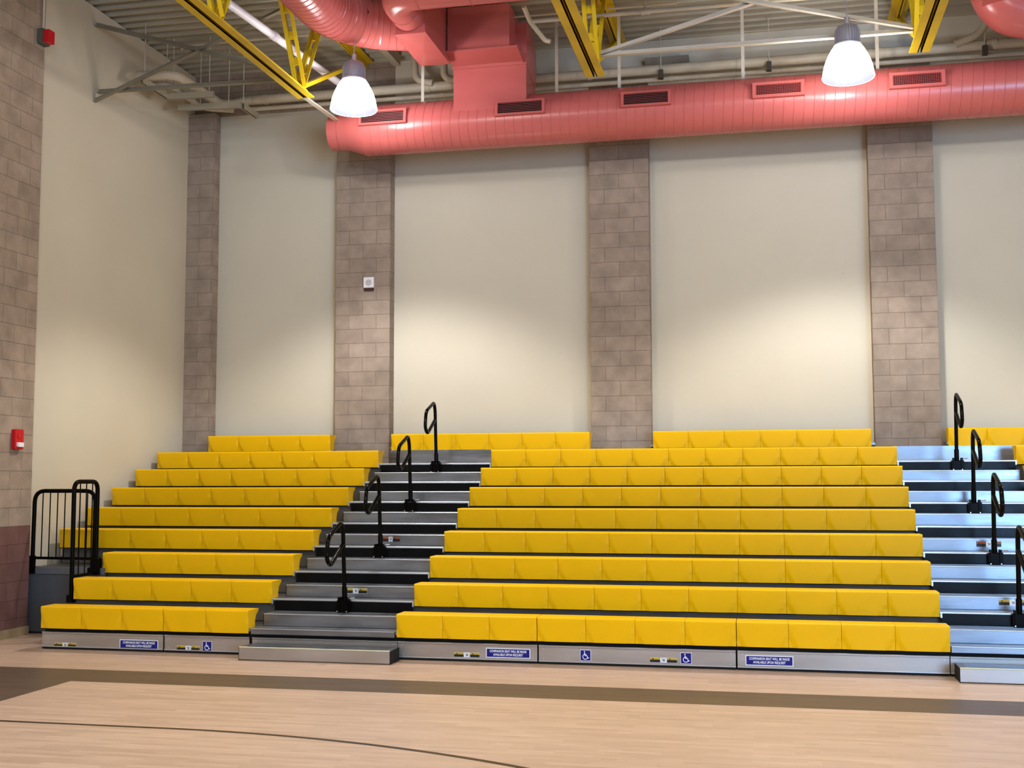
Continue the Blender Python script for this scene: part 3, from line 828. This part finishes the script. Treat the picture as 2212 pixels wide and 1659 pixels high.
# pipe hangers on the wall pipe
for i, x in enumerate((-.35, 2.2, 3.62, 6.3)):
    t = thing('pipe_hanger', 'rod hanger gripping the wall pipes, %s from left' % ORD[i+1], 'hanger', 'rod hangers of the wall pipes', (x, 4.60, 7.14))
    MB().tube([(0, 0, 0), (0, 0, ZC-7.14)], .006, 6).build('rod', WHITEB, t)
    MB().box(-.03, .03, -.035, .03, -.06, .06).build('clamp', basic('dark_clamp', (.07, .06, .05), .5), t)
o = MB().box(-1.62, -1.52, 3.75, 4.8, 7.62, 7.78).build('roof_beam_stub', CREAMP)
tag(o, 'cream beam end right of the left lamp, under the roof deck', 'beam')
o = MB().box(1.95, 2.55, 4.92, 5.08, 7.38, 7.50).build('wall_box', basic('grey_box', (.22, .20, .17), .6))
tag(o, 'grey rectangular box on the upper wall behind the middle truss', 'box')

# ------------------------------------------------------------------ hanging lamps
def make_lamp():
    t = thing('pendant_lamp', 'x', 'lamp')
    # origin: centre of bell rim
    prof = [(.280, 0), (.288, .012), (.282, .03), (.274, .08), (.262, .14), (.242, .20), (.215, .26), (.183, .32), (.150, .37)]
    MB().lathe_z(prof, (0, 0, 0), 96, flute=.006, nf=48).build('glass_bell', BELL, t, smooth=60, recalc=False)
    prof = [(.278, .002), (.266, .08), (.252, .14), (.232, .20), (.20, .27), (.15, .35), (.09, .365), (.001, .365)]
    MB().lathe_z(prof, (0, 0, 0), 96, flute=.010, nf=24).build('inner_reflector', BELLR, t, smooth=60, recalc=False)
    mb = MB().lathe_z([(.001, .36), (.152, .365), (.152, .385), (.128, .40), (.128, .42), (.122, .54), (.10, .585), (.075, .61), (.001, .615)], (0, 0, 0), 48)
    hs = mb.build('housing', FINM, t, smooth=40)
    mb = MB()
    for k in range(26):
        a = 2*math.pi*k/26; c, s = math.cos(a), math.sin(a)
        pts = [(.12, .40), (.146, .40), (.140, .53), (.115, .585), (.095, .60), (.09, .58)]
        v = []
        for sg in (-1, 1):
            for (r, z) in pts: v.append((r*c-sg*.003*s, r*s+sg*.003*c, z))
        n = len(pts)
        mb.add(v, [tuple(range(n)), tuple(range(2*n-1, n-1, -1))]+[(i, n+i, n+(i+1) % n, (i+1) % n) for i in range(n)])
    mb.build('cooling_fins', FINM, hs)
    MB().tube([(0, 0, .61), (0, 0, .70)], .03, 14).build('neck', FINM, t, smooth=50)
    MB().lathe_z([(.001, .05), (.06, .06), (.085, .11), (.07, .2), (.04, .27), (.001, .28)], (0, 0, 0), 24).build('bulb', emis('lamp_bulb', (1, 1, 1), 12), t, smooth=60)
    return t
LZ = 6.24
lamp = make_lamp(); lamp.location = (-1.385, 2.5, LZ+.01)
tag(lamp, 'glowing bell-shaped pendant lamp over the left end of the long duct', 'lamp', 'glowing bell lamps')
l2 = copy_tree(lamp); l2.location = (4.475, 2.5, LZ-.03)
MB().tube([(0, 0, .70), (0, 0, .86)], .006, 6).build('hanging_cord', FINM, lamp)
MB().tube([(0, 0, .70), (0, 0, ZC-6.21)], .006, 6).build('hanging_cord', FINM, l2)
tag(l2, 'glowing bell-shaped pendant lamp left of the right yellow truss', 'lamp', 'glowing bell lamps')

# ------------------------------------------------------------------ lights
def lt(kind, name, loc, energy, color=(1, 1, 1), **kw):
    l = bpy.data.lights.new(name, kind); l.energy = energy; l.color = color
    for k, vv in kw.items(): setattr(l, k, vv)
    o = link(name, l); o.location = loc
    return o
WARM = (1.0, .975, .94)
for x in (-1.385, 4.475, 10.3):
    o = lt('SPOT', 'lamp_beam', (x, 2.5, LZ-.05), 680, WARM, shadow_soft_size=.16, spot_size=math.radians(113), spot_blend=.42)
for x in (-1.385, 4.475):
    lt('POINT', 'duct_hotspot_fill', (x, 2.86, LZ+.04), 34, (1, .97, .98), shadow_soft_size=.05)  # extra light added outside each bell to brighten the duct beside it
for yy in (-4.2, -10.5):
    for x in (-1.4, 4.5, 10.3):
        lt('POINT', 'hall_lamp', (x, yy, 6.35), 290, WARM, shadow_soft_size=.2)
        lt('SPOT', 'hall_beam', (x, yy, 6.2), 250, WARM, shadow_soft_size=.2, spot_size=math.radians(115), spot_blend=.4)
o = lt('AREA', 'daylight_opening', (10.2, RY+.3, 2.3), 2300, (.33, .61, 1.0), shape='RECTANGLE', size=7.5, size_y=4.2)
o.rotation_euler = (math.radians(-90), 0, 0)
o.rotation_euler = Vector((-3.5, 18, -.6)).to_track_quat('-Z', 'Y').to_euler()

w = bpy.data.worlds.new('World'); sc.world = w; w.use_nodes = True
w.node_tree.nodes['Background'].inputs[0].default_value = (.02, .018, .015, 1)

# ------------------------------------------------------------------ camera (solved from the seat grid)
f, yaw, pitch, roll, cx, cy, cz = 2567.0231, -0.2133, 0.0808, -0.0025, 3.5309, -11.0462, 1.7133
fw = Vector((math.sin(yaw)*math.cos(pitch), math.cos(yaw)*math.cos(pitch), math.sin(pitch)))
rt = Vector((math.cos(yaw), -math.sin(yaw), 0)); up = rt.cross(fw)
r2 = rt*math.cos(roll)+up*math.sin(roll); u2 = -rt*math.sin(roll)+up*math.cos(roll)
cam = bpy.data.cameras.new('camera'); cam.sensor_fit = 'HORIZONTAL'; cam.sensor_width = 36; cam.lens = f/2212*36
cam.clip_end = 200
co = link('camera', cam)
co.matrix_world = Matrix(((r2.x, u2.x, -fw.x, cx), (r2.y, u2.y, -fw.y, cy), (r2.z, u2.z, -fw.z, cz), (0, 0, 0, 1)))
sc.camera = co
sc.view_settings.view_transform = 'Standard'
sc.view_settings.look = 'None'
sc.view_settings.exposure = -0.12
sc.view_settings.gamma = 0.86
sc.cycles.max_bounces = 8
sc.cycles.diffuse_bounces = 5
sc.cycles.sample_clamp_indirect = 6
